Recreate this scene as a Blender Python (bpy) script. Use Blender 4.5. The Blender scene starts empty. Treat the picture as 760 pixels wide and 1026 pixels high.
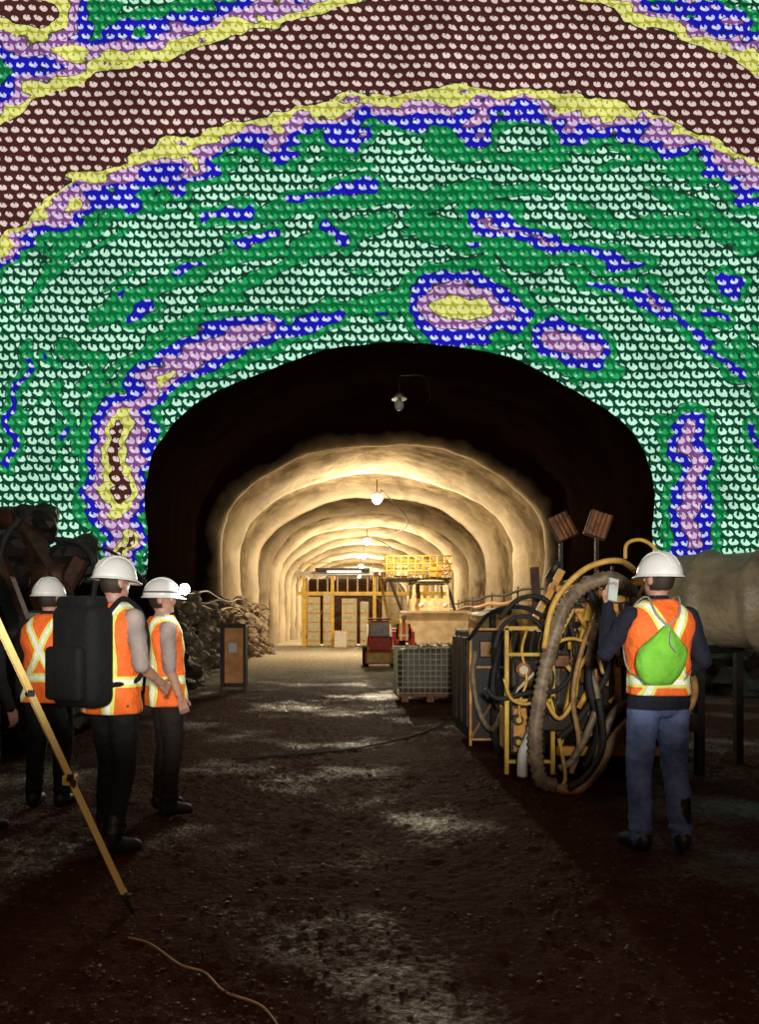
import bpy, bmesh, math, random
import numpy as np
from mathutils import Vector, Matrix, noise, Quaternion, Euler
random.seed(4)
scn=bpy.context.scene
scn.view_settings.view_transform='Standard'
F=740.;CX=348.;HY=625.;CH=1.4
def S(px,py,d): return Vector(((px-CX)/F*d, d, CH-(py-HY)/F*d))
def gh(x,y):
    return 0.025*noise.noise(Vector((x*.6,y*.5,0)))+0.012*noise.noise(Vector((x*3,y*3,5)))
def G(px,py,dz=0.0):
    d=F*CH/(py-HY); x=(px-CX)/F*d
    return Vector((x,d,gh(x,d)+dz))
# ---------------------------------------------------------------- node helpers
class NT:
    def __init__(s,name):
        s.m=bpy.data.materials.new(name); s.m.use_nodes=True
        s.t=s.m.node_tree; s.n=s.t.nodes; s.b=s.n['Principled BSDF']; s.o=s.n['Material Output']
    def lk(s,a,b): s.t.links.new(a,b)
    def setin(s,sock,v):
        if isinstance(v,(int,float)): sock.default_value=v
        elif isinstance(v,(tuple,list,Vector)):
            v=tuple(v)
            if len(v)==3 and len(sock.default_value)==4: v=v+(1,)
            sock.default_value=v
        else: s.lk(v,sock)
    def M(s,op,a,b=0.0,c=0.0,clamp=False):
        n=s.n.new('ShaderNodeMath'); n.operation=op; n.use_clamp=clamp
        s.setin(n.inputs[0],a); s.setin(n.inputs[1],b); s.setin(n.inputs[2],c); return n.outputs[0]
    def mix(s,f,a,b):
        n=s.n.new('ShaderNodeMix'); n.data_type='RGBA'
        s.setin(n.inputs[0],f); s.setin(n.inputs[6],a); s.setin(n.inputs[7],b); return n.outputs[2]
    def mul(s,a,b):
        n=s.n.new('ShaderNodeMix'); n.data_type='RGBA'; n.blend_type='MULTIPLY'
        n.inputs[0].default_value=1; s.setin(n.inputs[6],a); s.setin(n.inputs[7],b); return n.outputs[2]
    def attr(s,name):
        n=s.n.new('ShaderNodeAttribute'); n.attribute_name=name; return n
    def obj(s):
        return s.n.new('ShaderNodeTexCoord').outputs['Object']
    def geo(s): return s.n.new('ShaderNodeNewGeometry').outputs['Position']
    def noise(s,vec,scale,det=4,rough=.6):
        n=s.n.new('ShaderNodeTexNoise'); n.inputs['Scale'].default_value=scale
        n.inputs['Detail'].default_value=det; n.inputs['Roughness'].default_value=rough
        s.lk(vec,n.inputs['Vector']); return n.outputs['Fac']
    def sep(s,vec):
        n=s.n.new('ShaderNodeSeparateXYZ'); s.lk(vec,n.inputs[0]); return n.outputs
    def ramp(s,f,stops,interp='LINEAR'):
        n=s.n.new('ShaderNodeValToRGB'); cr=n.color_ramp; cr.interpolation=interp
        while len(cr.elements)<len(stops): cr.elements.new(0.5)
        for e,(p,c) in zip(cr.elements,stops):
            e.position=p; e.color=tuple(c)+(1,) if not isinstance(c,(int,float)) else (c,c,c,1)
        s.lk(f,n.inputs[0]); return n.outputs[0]
    def bump(s,h,strength,dist=.02):
        n=s.n.new('ShaderNodeBump'); n.inputs['Strength'].default_value=strength
        n.inputs['Distance'].default_value=dist; s.lk(h,n.inputs['Height'])
        s.lk(n.outputs[0],s.b.inputs['Normal'])
def mat(name,col,rough=.6,metal=0.,col2=None,ns=6,bump=.3,bs=40,em=None,es=0.,bd=.01):
    t=NT(name); o=t.obj()
    if col2 is None: col2=tuple(c*.55 for c in col)
    f=t.ramp(t.noise(o,ns,5),[(.35,0.),(.65,1.)])
    t.setin(t.b.inputs['Base Color'],t.mix(f,col2,col))
    t.b.inputs['Roughness'].default_value=rough; t.b.inputs['Metallic'].default_value=metal
    if bump: t.bump(t.noise(o,bs,4),bump,bd)
    if em: 
        t.b.inputs['Emission Color'].default_value=tuple(em)+(1,); t.b.inputs['Emission Strength'].default_value=es
    return t.m
# ---------------------------------------------------------------- mesh builder
def smooth_pts(pts,n=8):
    pts=[Vector(p) for p in pts]
    if len(pts)<3: return pts
    out=[]; P=[pts[0]*2-pts[1]]+pts+[pts[-1]*2-pts[-2]]
    for i in range(1,len(P)-2):
        a,b,c,d=P[i-1],P[i],P[i+1],P[i+2]
        for k in range(n):
            t=k/n
            out.append(.5*((2*b)+(c-a)*t+(2*a-5*b+4*c-d)*t*t+(3*b-a-3*c+d)*t**3))
    out.append(pts[-1]); return out
def resample(pts,step):
    out=[pts[0]]; acc=0
    for a,b in zip(pts,pts[1:]):
        L=(b-a).length
        if L<1e-9: continue
        t=step-acc
        while t<=L:
            out.append(a.lerp(b,t/L)); t+=step
        acc=L-(t-step)
    out.append(pts[-1]); return out
class MB:
    def __init__(s): s.bm=bmesh.new(); s.mats=[]
    def mi(s,m):
        if m not in s.mats: s.mats.append(m)
        return s.mats.index(m)
    def tag(s,vs,m,sm=False):
        i=s.mi(m)
        for f in {f for v in vs for f in v.link_faces}: f.material_index=i; f.smooth=sm
    def box(s,c,size,m,rot=(0,0,0),bev=0.,seg=2):
        vs=bmesh.ops.create_cube(s.bm,size=1)['verts']
        Mx=Matrix.Translation(Vector(c))@Euler([math.radians(a) for a in rot]).to_matrix().to_4x4()@Matrix.Diagonal((size[0],size[1],size[2],1))
        bmesh.ops.transform(s.bm,matrix=Mx,verts=vs); s.tag(vs,m)
        if bev>0:
            es=list({e for v in vs for e in v.link_edges})
            bmesh.ops.bevel(s.bm,geom=es,offset=min(bev,min(size)*.45),segments=seg,affect='EDGES',profile=.5)
    def bar(s,a,b,w,m,h=None):
        a=Vector(a);b=Vector(b);d=b-a
        vs=bmesh.ops.create_cube(s.bm,size=1)['verts']
        Mx=Matrix.Translation((a+b)/2)@d.to_track_quat('Z','Y').to_matrix().to_4x4()@Matrix.Diagonal((w,h or w,d.length,1))
        bmesh.ops.transform(s.bm,matrix=Mx,verts=vs); s.tag(vs,m)
    def cyl(s,a,b,r,m,r2=None,seg=16,sm=True):
        a=Vector(a);b=Vector(b);d=b-a
        vs=bmesh.ops.create_cone(s.bm,cap_ends=True,cap_tris=False,segments=seg,radius1=r,radius2=r if r2 is None else r2,depth=d.length)['verts']
        Mx=Matrix.Translation((a+b)/2)@d.to_track_quat('Z','Y').to_matrix().to_4x4()
        bmesh.ops.transform(s.bm,matrix=Mx,verts=vs); s.tag(vs,m,sm)
        for f in {f for v in vs for f in v.link_faces}:
            if len(f.verts)>4: f.smooth=False
    def ball(s,c,r,m,seg=16,rot=None,ret=False):
        if isinstance(r,(int,float)): r=(r,r,r)
        vs=bmesh.ops.create_uvsphere(s.bm,u_segments=seg,v_segments=max(6,seg*2//3),radius=1)['verts']
        Mx=Matrix.Translation(Vector(c))@(rot.to_4x4() if rot else Matrix.Identity(4))@Matrix.Diagonal((r[0],r[1],r[2],1))
        bmesh.ops.transform(s.bm,matrix=Mx,verts=vs); s.tag(vs,m,True)
        return vs
    def rock(s,c,r,m,sub=2,sq=(1,1,.7)):
        vs=bmesh.ops.create_icosphere(s.bm,subdivisions=sub,radius=1)['verts']
        o=Vector((random.random()*50,random.random()*50,random.random()*50)); c=Vector(c)
        for v in vs:
            k=1+.55*noise.noise(v.co*1.1+o)+.15*noise.noise(v.co*4+o)
            v.co=c+Vector((v.co.x*r*k*sq[0],v.co.y*r*k*sq[1],v.co.z*r*k*sq[2]))
        s.tag(vs,m,False)
    def loft(s,rings,m,caps=True,sm=True,closed=True):
        R=[[s.bm.verts.new(p) for p in r] for r in rings]; i=s.mi(m); n=len(R[0])
        for a,b in zip(R,R[1:]):
            for k in range(n if closed else n-1):
                f=s.bm.faces.new((a[k],a[(k+1)%n],b[(k+1)%n],b[k])); f.material_index=i; f.smooth=sm
        if caps:
            for q in (list(reversed(R[0])),R[-1]):
                f=s.bm.faces.new(q); f.material_index=i
        return R
    def tube(s,pts,r,m,seg=8,corr=0,step=None,sm=True,smooth=True):
        P=smooth_pts(pts) if smooth else [Vector(p) for p in pts]
        if corr: P=resample(P,step or r*.45)
        rings=[]; up=Vector((.3,.5,.81)).normalized()
        for i,p in enumerate(P):
            t=(P[min(i+1,len(P)-1)]-P[max(i-1,0)]).normalized()
            x=up-t*up.dot(t)
            if x.length<1e-3: x=t.orthogonal()
            x.normalize(); up=x; y=t.cross(x)
            rr=r*(1+corr*(1 if i%2 else -1))
            rings.append([p+(x*math.cos(2*math.pi*k/seg)+y*math.sin(2*math.pi*k/seg))*rr for k in range(seg)])
        s.loft(rings,m,sm=sm)
    def wheel(s,c,r,w,rub,rim,ax=(1,0,0)):
        c=Vector(c);ax=Vector(ax).normalized()
        u=ax.orthogonal().normalized(); v=ax.cross(u); n=32; rings=[]
        prof=[(.55,-.42),(.8,-.5),(.95,-.42),(1,-.3),(1,.3),(.95,.42),(.8,.5),(.55,.42),(.5,.2),(.5,-.2)]
        for k in range(n):
            a=2*math.pi*k/n; dr=u*math.cos(a)+v*math.sin(a); kk=1+.025*(k%2)
            rings.append([c+dr*(r*p*(kk if p>.9 else 1))+ax*(w*q) for p,q in prof])
        rings.append(rings[0]); s.loft(rings,rub,caps=False)
        s.cyl(c-ax*w*.25,c+ax*w*.25,r*.52,rim,seg=20); s.cyl(c-ax*w*.4,c+ax*w*.4,r*.18,rim,seg=12)
    def done(s,name,parent=None,loc=None,rotz=0,fix=True):
        if fix: bmesh.ops.recalc_face_normals(s.bm,faces=s.bm.faces[:])
        me=bpy.data.meshes.new(name); s.bm.to_mesh(me); s.bm.free()
        for m in s.mats: me.materials.append(m)
        ob=bpy.data.objects.new(name,me); scn.collection.objects.link(ob)
        if parent: ob.parent=parent
        if loc is not None: ob.location=loc
        ob.rotation_euler.z=rotz
        return ob
# ---------------------------------------------------------------- materials
m_black=mat('black_metal',(.03,.026,.022),.45,.3)
m_dark=mat('dark_steel',(.08,.055,.04),.45,.5,(.03,.022,.016),ns=9)
m_vdark=mat('near_black_steel',(.022,.016,.012),.6,.2,(.01,.008,.006),ns=7)  # near-black steel tone
m_rust=mat('rusty_steel',(.42,.17,.06),.6,.2,(.14,.055,.022),ns=10)
m_rustd=mat('dark_rust',(.10,.035,.018),.6,.2,(.03,.014,.01),ns=10)
m_ochre=mat('ochre_paint',(1.0,.50,.10),.5,.0,(.50,.21,.04),ns=7)
m_wood=mat('plywood',(.95,.40,.13),.6,0,(.7,.27,.08),ns=5,em=(.9,.35,.1),es=.0)
m_yel=mat('yellow_paint',(.95,.62,.08),.45,.0,(.65,.38,.05),ns=6)
m_cream=mat('cream_paint',(.85,.74,.48),.55,0,(.55,.44,.26),ns=6)
m_grey=mat('galvanised_steel',(.6,.57,.50),.4,.4,(.35,.32,.28),ns=12)
m_white=mat('dusty_white_plastic',(.92,.88,.80),.5,0,(.7,.64,.54),ns=8)
m_rubber=mat('rubber',(.03,.028,.026),.7,0,(.015,.014,.013))
m_red=mat('red_paint',(.85,.07,.03),.45,0,(.6,.04,.02))
m_hoseg=mat('tan_hose',(.38,.28,.17),.5,0,(.15,.10,.065),ns=14)
m_hosey=mat('yellow_hose',(.95,.58,.11),.5,0,(.65,.36,.06),ns=14)
m_hoseb=mat('brown_hose',(.60,.32,.11),.55,0,(.32,.17,.07),ns=14)
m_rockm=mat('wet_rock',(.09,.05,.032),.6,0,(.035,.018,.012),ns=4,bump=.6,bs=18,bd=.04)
m_grav=mat('wet_gravel',(.12,.06,.042),.5,0,(.04,.018,.012),ns=4,bump=.4,bs=60,bd=.01)
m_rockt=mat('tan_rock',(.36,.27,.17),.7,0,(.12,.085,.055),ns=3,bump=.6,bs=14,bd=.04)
m_bulb=mat('lamp_bulb',(1,.9,.7),.5,em=(1,.92,.72),es=120,bump=0)
m_plate=mat('plate_steel_tan',(.72,.58,.38),.5,.0,(.50,.38,.22),ns=3)

# ---------------------------------------------------------------- tunnel geometry
def arch(a,h,b,cx,n1,n2):
    pts=[]
    for i in range(n1): pts.append((cx-a,h*i/n1))
    for i in range(n2+1):
        t=math.pi*(1-i/n2); pts.append((cx+a*math.cos(t),h+b*math.sin(t)))
    for i in range(n1-1,-1,-1): pts.append((cx+a,h*i/n1))
    return pts
def sst(a,b,x):
    t=min(1,max(0,(x-a)/(b-a))); return t*t*(3-2*t)
def ring_mesh(name,ys,prof,n1,n2,amp,m,zmin=-.15):
    verts=[];faces=[]
    for y in ys:
        a,h,b,cx=prof(y)
        P=arch(a,h,b,cx,n1,n2)
        for (x,z) in P:
            dx,dz=x-cx,max(0,z-h*.8); L=math.hypot(dx,dz) or 1
            q=Vector((x,y,z))
            k=amp*(noise.noise(q*.35)+.45*noise.noise(q*1.1)+.2*noise.noise(q*3))
            verts.append((x+dx/L*k,y,(z+dz/L*k) if z>0 else zmin))
    n=2*n1+n2+1
    for j in range(len(ys)-1):
        for i in range(n-1):
            faces.append((j*n+i,j*n+i+1,(j+1)*n+i+1,(j+1)*n+i))
    me=bpy.data.meshes.new(name); me.from_pydata(verts,[],faces); me.materials.append(m)
    for p in me.polygons: p.use_smooth=True
    ob=bpy.data.objects.new(name,me); scn.collection.objects.link(ob)
    return ob
Y0=17.5; Y1=12.0
# --- projected map: contour levels
YBx=[-300,0,50,100,150,200,250,300,350,400,450,500,550,600,650,700,760,1100]
YB=[600,240,196,170,149,134,119,106,97,91,88,90,93,98,112,132,162,420]
YTx=[-300,0,50,100,150,200,250,300,350,400,450,500,550,600,650,700,760,1100]
YT=[450,128,90,72,60,48,34,18,4,-8,-14,-12,-4,8,28,46,70,300]
LINES=[ # (peak, px per level, points)
 (6.2,13,[(-60,-20),(38,14)]),
 (5.4,10,[(119,505),(118,455),(124,425)]),(3.9,9,[(120,560),(118,500),(119,440),(134,405),(160,375),(182,362)]),
 (5.9,7,[(119,478),(121,432)]),(5.8,5,[(122,535),(119,560)]),
 (3.9,10,[(150,382),(200,352),(245,338),(262,334)]),(2.8,9,[(250,338),(310,322),(335,318)]),(1.8,12,[(330,318),(375,303),(410,298)]),
 (4.6,6,[(160,378),(172,370)]),
 (2.4,7,[(375,314),(385,312)]),
 (5.0,12,[(448,308),(478,308)]),(3.8,11,[(425,302),(470,300),(510,314)]),(3.9,11,[(552,338),(592,352)]),
 (1.9,12,[(400,300),(520,322),(560,340),(612,372)]),
 (3.7,11,[(690,430),(694,470),(690,545)]),(1.9,22,[(688,420),(695,540)]),
 (2.6,7,[(22,362),(12,420),(9,462)]),(1.6,9,[(30,340),(14,400),(12,470)]),
 (2.4,6,[(45,352),(50,360)]),(1.7,9,[(62,392),(76,440),(72,455)]),(1.6,7,[(92,410),(98,450)]),
 (1.6,10,[(30,300),(58,255),(120,218),(170,200)]),(1.7,14,[(50,235),(90,232)]),
 (1.7,11,[(165,150),(200,165),(240,162)]),(1.7,8,[(312,168),(368,165)]),
 (1.9,12,[(95,318),(150,292),(215,262),(275,244)]),(2.7,8,[(130,318),(158,304)]),(2.6,6,[(168,272),(205,262)]),(2.6,6,[(232,243),(275,235)]),
 (2.7,7,[(206,220),(254,210)]),(2.7,7,[(290,202),(335,192),(378,187)]),(1.9,11,[(270,215),(330,200),(385,190)]),
 (2.7,10,[(325,228),(338,238)]),(1.9,12,[(300,250),(345,236),(380,222)]),(1.8,10,[(205,305),(255,282),(300,262)]),
 (2.5,5,[(118,300),(124,294)]),(1.8,10,[(430,150),(500,158),(560,160)]),(1.9,11,[(385,190),(430,205),(470,190),(540,192)]),
 (3.3,9,[(478,220),(520,228),(552,246)]),(2.6,8,[(545,246),(600,258),(640,265)]),(1.8,18,[(410,222),(470,240),(540,262)]),
 (2.6,6,[(475,242),(482,244)]),(1.7,9,[(425,240),(450,242)]),
 (1.8,10,[(570,210),(640,225),(700,228)]),(1.8,12,[(660,190),(710,215),(752,250)]),
 (3.3,9,[(650,298),(662,308)]),(2.6,7,[(585,282),(640,296),(690,328),(742,375)]),(1.9,10,[(570,275),(640,300),(700,340),(745,380)]),
 (2.7,8,[(718,276),(738,292)]),(2.7,7,[(705,316),(720,320)]),(1.9,10,[(745,340),(760,400)]),(2.6,8,[(758,430),(765,470)]),
 (1.8,10,[(60,345),(100,360),(85,385)]),(1.7,8,[(100,385),(150,340),(200,318)]),
]
def yel_thin(d):
    return d*1.7 if d<.5/.7*.5 else d+.25
def level_at(px,py):
    px0,py0=px,py
    q=Vector((px/46,py/24,0))
    px=px+15*noise.noise(q+Vector((3,0,0)))+6*noise.noise(q*2.7)
    py=py+9*noise.noise(q+Vector((9,7,0)))+5*noise.noise(q*2.7+Vector((1,5,0)))
    yb=np.interp(px,YBx,YB); yt=np.interp(px,YTx,YT)
    w=14.5+7*noise.noise(Vector((px/70,1,2)))
    lo=5-(yel_thin((py-yb)/w) if py>yb else (py-yb)/w); up=5+(py-yt)/14.0
    nz_=1.9*noise.noise(Vector((px0/42,py0/20,7)))+1.0*noise.noise(Vector((px0/17,py0/9,17)))
    if lo<4.75: lo=min(4.85,lo+nz_)
    if up<4.7: up=min(4.9,up+nz_)
    L=min(lo,up)
    if L<3 or py>yb+20 or px<60:
        for pk,wd,pts in LINES:
            dm=1e9
            for a,b in zip(pts,pts[1:]):
                vx,vy=b[0]-a[0],b[1]-a[1]; l2=vx*vx+vy*vy
                t=max(0,min(1,((px-a[0])*vx+(py-a[1])*vy)/l2))
                dx=px-a[0]-t*vx; dy=py-a[1]-t*vy
                if abs(dx)>120: continue
                dm=min(dm,dx*dx+dy*dy)
            L=max(L,pk-math.sqrt(dm)/wd)
        ang=math.atan2(py0-600,px0-400); rad=math.hypot(px0-400,(py0-600)*1.15)
        s=noise.noise(Vector((ang*5.0,rad/16,3)))+.5*noise.noise(Vector((ang*11,rad/9,8)))
        L=max(L,1+(s-.52)*3.2)
    return min(5.6,L)
def portal_prof(y):
    s=(Y0-y)/(Y0-Y1); s=min(1,max(0,s))
    k=1-(1-s)**1.15
    return (6+5.0*k,4.35+.3*k,3.67+5.3*k,1.22+.3*k)
t=NT('baked_map_light_shotcrete')
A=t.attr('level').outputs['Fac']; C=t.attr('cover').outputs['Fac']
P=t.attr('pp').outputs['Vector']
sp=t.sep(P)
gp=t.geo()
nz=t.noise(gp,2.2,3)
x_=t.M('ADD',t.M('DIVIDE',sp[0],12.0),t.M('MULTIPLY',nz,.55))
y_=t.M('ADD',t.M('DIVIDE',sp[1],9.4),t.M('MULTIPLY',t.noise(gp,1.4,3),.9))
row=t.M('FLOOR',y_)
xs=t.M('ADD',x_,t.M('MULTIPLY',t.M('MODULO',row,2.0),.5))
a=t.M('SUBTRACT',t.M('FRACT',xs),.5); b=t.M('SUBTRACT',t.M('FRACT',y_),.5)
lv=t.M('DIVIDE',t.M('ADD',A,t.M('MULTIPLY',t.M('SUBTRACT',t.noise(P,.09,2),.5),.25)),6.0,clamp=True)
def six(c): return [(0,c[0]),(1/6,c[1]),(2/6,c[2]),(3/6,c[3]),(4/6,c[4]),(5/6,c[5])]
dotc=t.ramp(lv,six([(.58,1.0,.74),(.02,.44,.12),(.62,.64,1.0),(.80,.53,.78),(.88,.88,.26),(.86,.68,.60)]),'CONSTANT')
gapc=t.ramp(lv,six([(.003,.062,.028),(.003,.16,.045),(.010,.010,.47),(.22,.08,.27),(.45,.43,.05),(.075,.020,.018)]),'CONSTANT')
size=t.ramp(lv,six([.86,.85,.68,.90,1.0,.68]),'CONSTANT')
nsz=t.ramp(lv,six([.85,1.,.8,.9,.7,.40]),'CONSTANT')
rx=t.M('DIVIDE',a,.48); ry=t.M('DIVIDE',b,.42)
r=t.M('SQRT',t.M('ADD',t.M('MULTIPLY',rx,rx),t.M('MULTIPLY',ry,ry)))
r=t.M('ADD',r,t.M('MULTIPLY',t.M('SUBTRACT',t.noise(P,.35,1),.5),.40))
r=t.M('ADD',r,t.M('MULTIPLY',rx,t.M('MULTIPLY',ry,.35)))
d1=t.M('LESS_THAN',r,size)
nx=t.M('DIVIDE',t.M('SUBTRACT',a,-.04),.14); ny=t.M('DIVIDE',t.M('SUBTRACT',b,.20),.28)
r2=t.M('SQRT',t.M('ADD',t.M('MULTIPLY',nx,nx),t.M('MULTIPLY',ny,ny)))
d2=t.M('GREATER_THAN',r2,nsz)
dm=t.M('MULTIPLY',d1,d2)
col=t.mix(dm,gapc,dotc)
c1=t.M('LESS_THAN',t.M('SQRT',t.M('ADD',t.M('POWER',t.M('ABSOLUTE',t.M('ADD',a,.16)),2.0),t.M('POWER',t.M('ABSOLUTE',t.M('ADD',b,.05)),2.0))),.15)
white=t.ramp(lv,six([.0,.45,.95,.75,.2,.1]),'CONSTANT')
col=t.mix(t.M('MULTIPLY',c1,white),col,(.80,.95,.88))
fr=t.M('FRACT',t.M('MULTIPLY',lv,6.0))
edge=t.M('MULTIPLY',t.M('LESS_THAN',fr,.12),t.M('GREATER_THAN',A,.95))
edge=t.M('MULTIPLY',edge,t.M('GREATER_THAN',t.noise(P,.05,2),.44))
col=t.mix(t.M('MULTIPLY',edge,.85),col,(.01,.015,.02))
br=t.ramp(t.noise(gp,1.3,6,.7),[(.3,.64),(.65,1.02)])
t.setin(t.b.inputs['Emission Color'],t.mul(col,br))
t.setin(t.b.inputs['Emission Strength'],t.M('MULTIPLY',C,1.0))  # projector light baked in as the wall's own emission
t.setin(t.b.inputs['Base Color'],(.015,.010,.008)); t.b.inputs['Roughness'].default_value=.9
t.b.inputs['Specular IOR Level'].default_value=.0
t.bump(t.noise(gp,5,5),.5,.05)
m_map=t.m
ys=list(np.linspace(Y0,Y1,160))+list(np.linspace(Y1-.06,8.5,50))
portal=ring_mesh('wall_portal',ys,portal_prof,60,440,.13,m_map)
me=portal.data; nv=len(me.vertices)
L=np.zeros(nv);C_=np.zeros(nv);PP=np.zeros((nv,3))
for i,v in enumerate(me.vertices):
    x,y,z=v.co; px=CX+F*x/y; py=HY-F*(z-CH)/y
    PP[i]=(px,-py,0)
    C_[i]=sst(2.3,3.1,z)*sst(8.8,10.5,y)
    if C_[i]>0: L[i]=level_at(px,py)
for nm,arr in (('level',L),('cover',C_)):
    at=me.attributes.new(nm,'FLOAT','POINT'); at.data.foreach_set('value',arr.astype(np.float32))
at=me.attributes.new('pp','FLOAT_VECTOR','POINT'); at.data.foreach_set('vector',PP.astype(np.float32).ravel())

m_conc=mat('dark_shotcrete',(.06,.045,.038),.85,0,(.035,.026,.022),ns=.8,bump=.6,bs=4,bd=.06)
ring_mesh('ceiling_cavern_vault',list(np.linspace(8.5,-6,30)),lambda y:portal_prof(Y1),12,60,.13,m_conc)
mb=MB(); P_=arch(11.4,4.8,9.3,1.52,1,40)
mb.loft([[Vector((x,-6,z-.15)) for x,z in P_],[Vector((x,-6.3,z-.15)) for x,z in P_]],m_conc); mb.done('wall_rear')
# tunnel lining: shotcrete sprayed over ribs, lamplit rims and unlit portal stretch painted in
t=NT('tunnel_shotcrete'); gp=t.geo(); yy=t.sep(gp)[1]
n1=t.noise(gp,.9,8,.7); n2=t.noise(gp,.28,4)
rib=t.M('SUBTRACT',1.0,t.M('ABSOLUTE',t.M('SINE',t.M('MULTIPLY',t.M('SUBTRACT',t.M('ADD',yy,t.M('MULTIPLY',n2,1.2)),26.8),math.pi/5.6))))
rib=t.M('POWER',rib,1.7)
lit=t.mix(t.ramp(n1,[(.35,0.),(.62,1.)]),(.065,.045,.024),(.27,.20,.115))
lit=t.mix(t.M('MULTIPLY',rib,.9),lit,(.80,.67,.47))  # rib rims paled, lamplight put into the colour
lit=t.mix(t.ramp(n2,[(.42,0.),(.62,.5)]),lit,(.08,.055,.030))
drk=t.mix(n1,(.005,.0025,.0015),(.022,.010,.006))  # darkness of the unlit stretch by the portal, put into the colour
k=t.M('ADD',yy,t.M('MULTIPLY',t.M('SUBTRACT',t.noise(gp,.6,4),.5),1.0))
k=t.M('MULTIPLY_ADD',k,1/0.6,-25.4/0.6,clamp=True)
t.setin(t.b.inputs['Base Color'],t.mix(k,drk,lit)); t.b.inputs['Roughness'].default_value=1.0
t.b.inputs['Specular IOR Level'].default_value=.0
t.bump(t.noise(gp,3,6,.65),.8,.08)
def tun_prof(y):
    a=6.0
    if y>=17.5: a+=.35*sst(17.55,18.3,y)
    if y>23: a-=.65*sst(24.9,26,y)
    if y>26.2:
        a+=.62*abs(math.sin((y-26.2)/5.6*math.pi))**.55
    return (a,4.35,3.67+(a-6.0)*.9,1.22)
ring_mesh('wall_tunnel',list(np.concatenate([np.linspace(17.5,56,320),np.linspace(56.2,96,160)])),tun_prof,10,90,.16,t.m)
mb=MB(); P_=arch(6.6,4.4,4.4,1.22,1,40)
mb.loft([[Vector((x,96,z-.15)) for x,z in P_],[Vector((x,96.3,z-.15)) for x,z in P_]],m_rockt); mb.done('wall_tunnel_end')
# ---------------------------------------------------------------- floor
xsf=np.concatenate([np.linspace(-12,-4.5,60)[:-1],np.linspace(-4.5,5,330)[:-1],np.linspace(5,15,70)]); ysf=[]; y=-6.4
while y<96.2:
    ysf.append(y); y+=.3 if y<2 else (.032 if y<7.5 else (.06 if y<14 else (.14 if y<22 else .5)))
ysf.append(96.2)
def fz(x,y):
    z=gh(x,y)
    if 1.5<y<22:
        z+=.012*noise.noise(Vector((x*7,y*7,2)))+.012*noise.noise(Vector((x*17,y*17,4)))
        c_=noise.noise(Vector((x*.9,y*.7,11)))
        z+=max(0,c_+.15)*.05*abs(noise.noise(Vector((x*13,y*11,6))))
    return z
verts=[(x,y,fz(x,y)) for y in ysf for x in xsf]
n=len(xsf); faces=[(j*n+i,j*n+i+1,(j+1)*n+i+1,(j+1)*n+i) for j in range(len(ysf)-1) for i in range(n-1)]
mb=MB()
for i in range(6500):
    y=2.2+13*random.random()**1.8; x=random.uniform(-.50,.56)*y*1.05
    if noise.noise(Vector((x*.9,y*.7,11)))<random.uniform(-.5,.2): continue
    r_=random.choice([.003,.004,.005,.006,.007,.009])*(1+y*.07); mb.rock((x,y,fz(x,y)+r_*.2),r_,m_grav,1,(1.2,1,.6))
gme=bpy.data.meshes.new('g'); mb.bm.to_mesh(gme); mb.bm.free()
me=bpy.data.meshes.new('floor'); me.from_pydata(verts,[],faces)
for p in me.polygons: p.use_smooth=True
bm=bmesh.new(); bm.from_mesh(me); nf=len(bm.faces); bm.from_mesh(gme); bm.faces.ensure_lookup_table()
for f in bm.faces[nf:]: f.material_index=1
bm.to_mesh(me); bm.free()
fl=bpy.data.objects.new('floor',me); scn.collection.objects.link(fl)
t=NT('muddy_gravel'); gp=t.geo(); yy=t.sep(gp)[1]
n1=t.noise(gp,1.1,6,.6); n2=t.noise(gp,9,6,.7); n3=t.noise(gp,.55,3); n4=t.noise(gp,26,4,.7)
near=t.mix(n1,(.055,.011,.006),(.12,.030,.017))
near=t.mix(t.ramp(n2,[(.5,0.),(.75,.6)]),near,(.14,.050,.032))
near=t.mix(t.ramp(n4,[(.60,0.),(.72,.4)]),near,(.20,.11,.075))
far=t.mix(t.ramp(n2,[(.3,0.),(.7,1.)]),(.22,.17,.11),(.90,.80,.60))  # paler far floor: lamplit ground of the tunnel painted into the colour
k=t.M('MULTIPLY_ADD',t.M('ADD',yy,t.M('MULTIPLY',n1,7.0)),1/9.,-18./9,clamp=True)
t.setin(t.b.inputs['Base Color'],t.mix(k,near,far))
wet=t.ramp(t.M('ADD',n3,t.M('MULTIPLY',t.M('SUBTRACT',n4,.5),.35)),[(.52,0.),(.66,1.)])
wet=t.M('MULTIPLY',wet,t.M('SUBTRACT',1.0,k))
t.setin(t.b.inputs['Roughness'],t.M('MULTIPLY_ADD',wet,-.45,.75))
t.setin(t.b.inputs['Specular IOR Level'],t.M('MULTIPLY_ADD',wet,.45,.04))
v=t.n.new('ShaderNodeTexVoronoi'); v.inputs['Scale'].default_value=24; t.lk(gp,v.inputs['Vector'])
h=t.M('ADD',t.M('MULTIPLY',n2,1.0),t.M('MULTIPLY',v.outputs['Distance'],.7))
h=t.M('ADD',h,t.M('MULTIPLY',t.noise(gp,48,4,.75),.8))
t.bump(h,1.0,.05)
me.materials.append(t.m); me.materials.append(m_grav)

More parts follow.
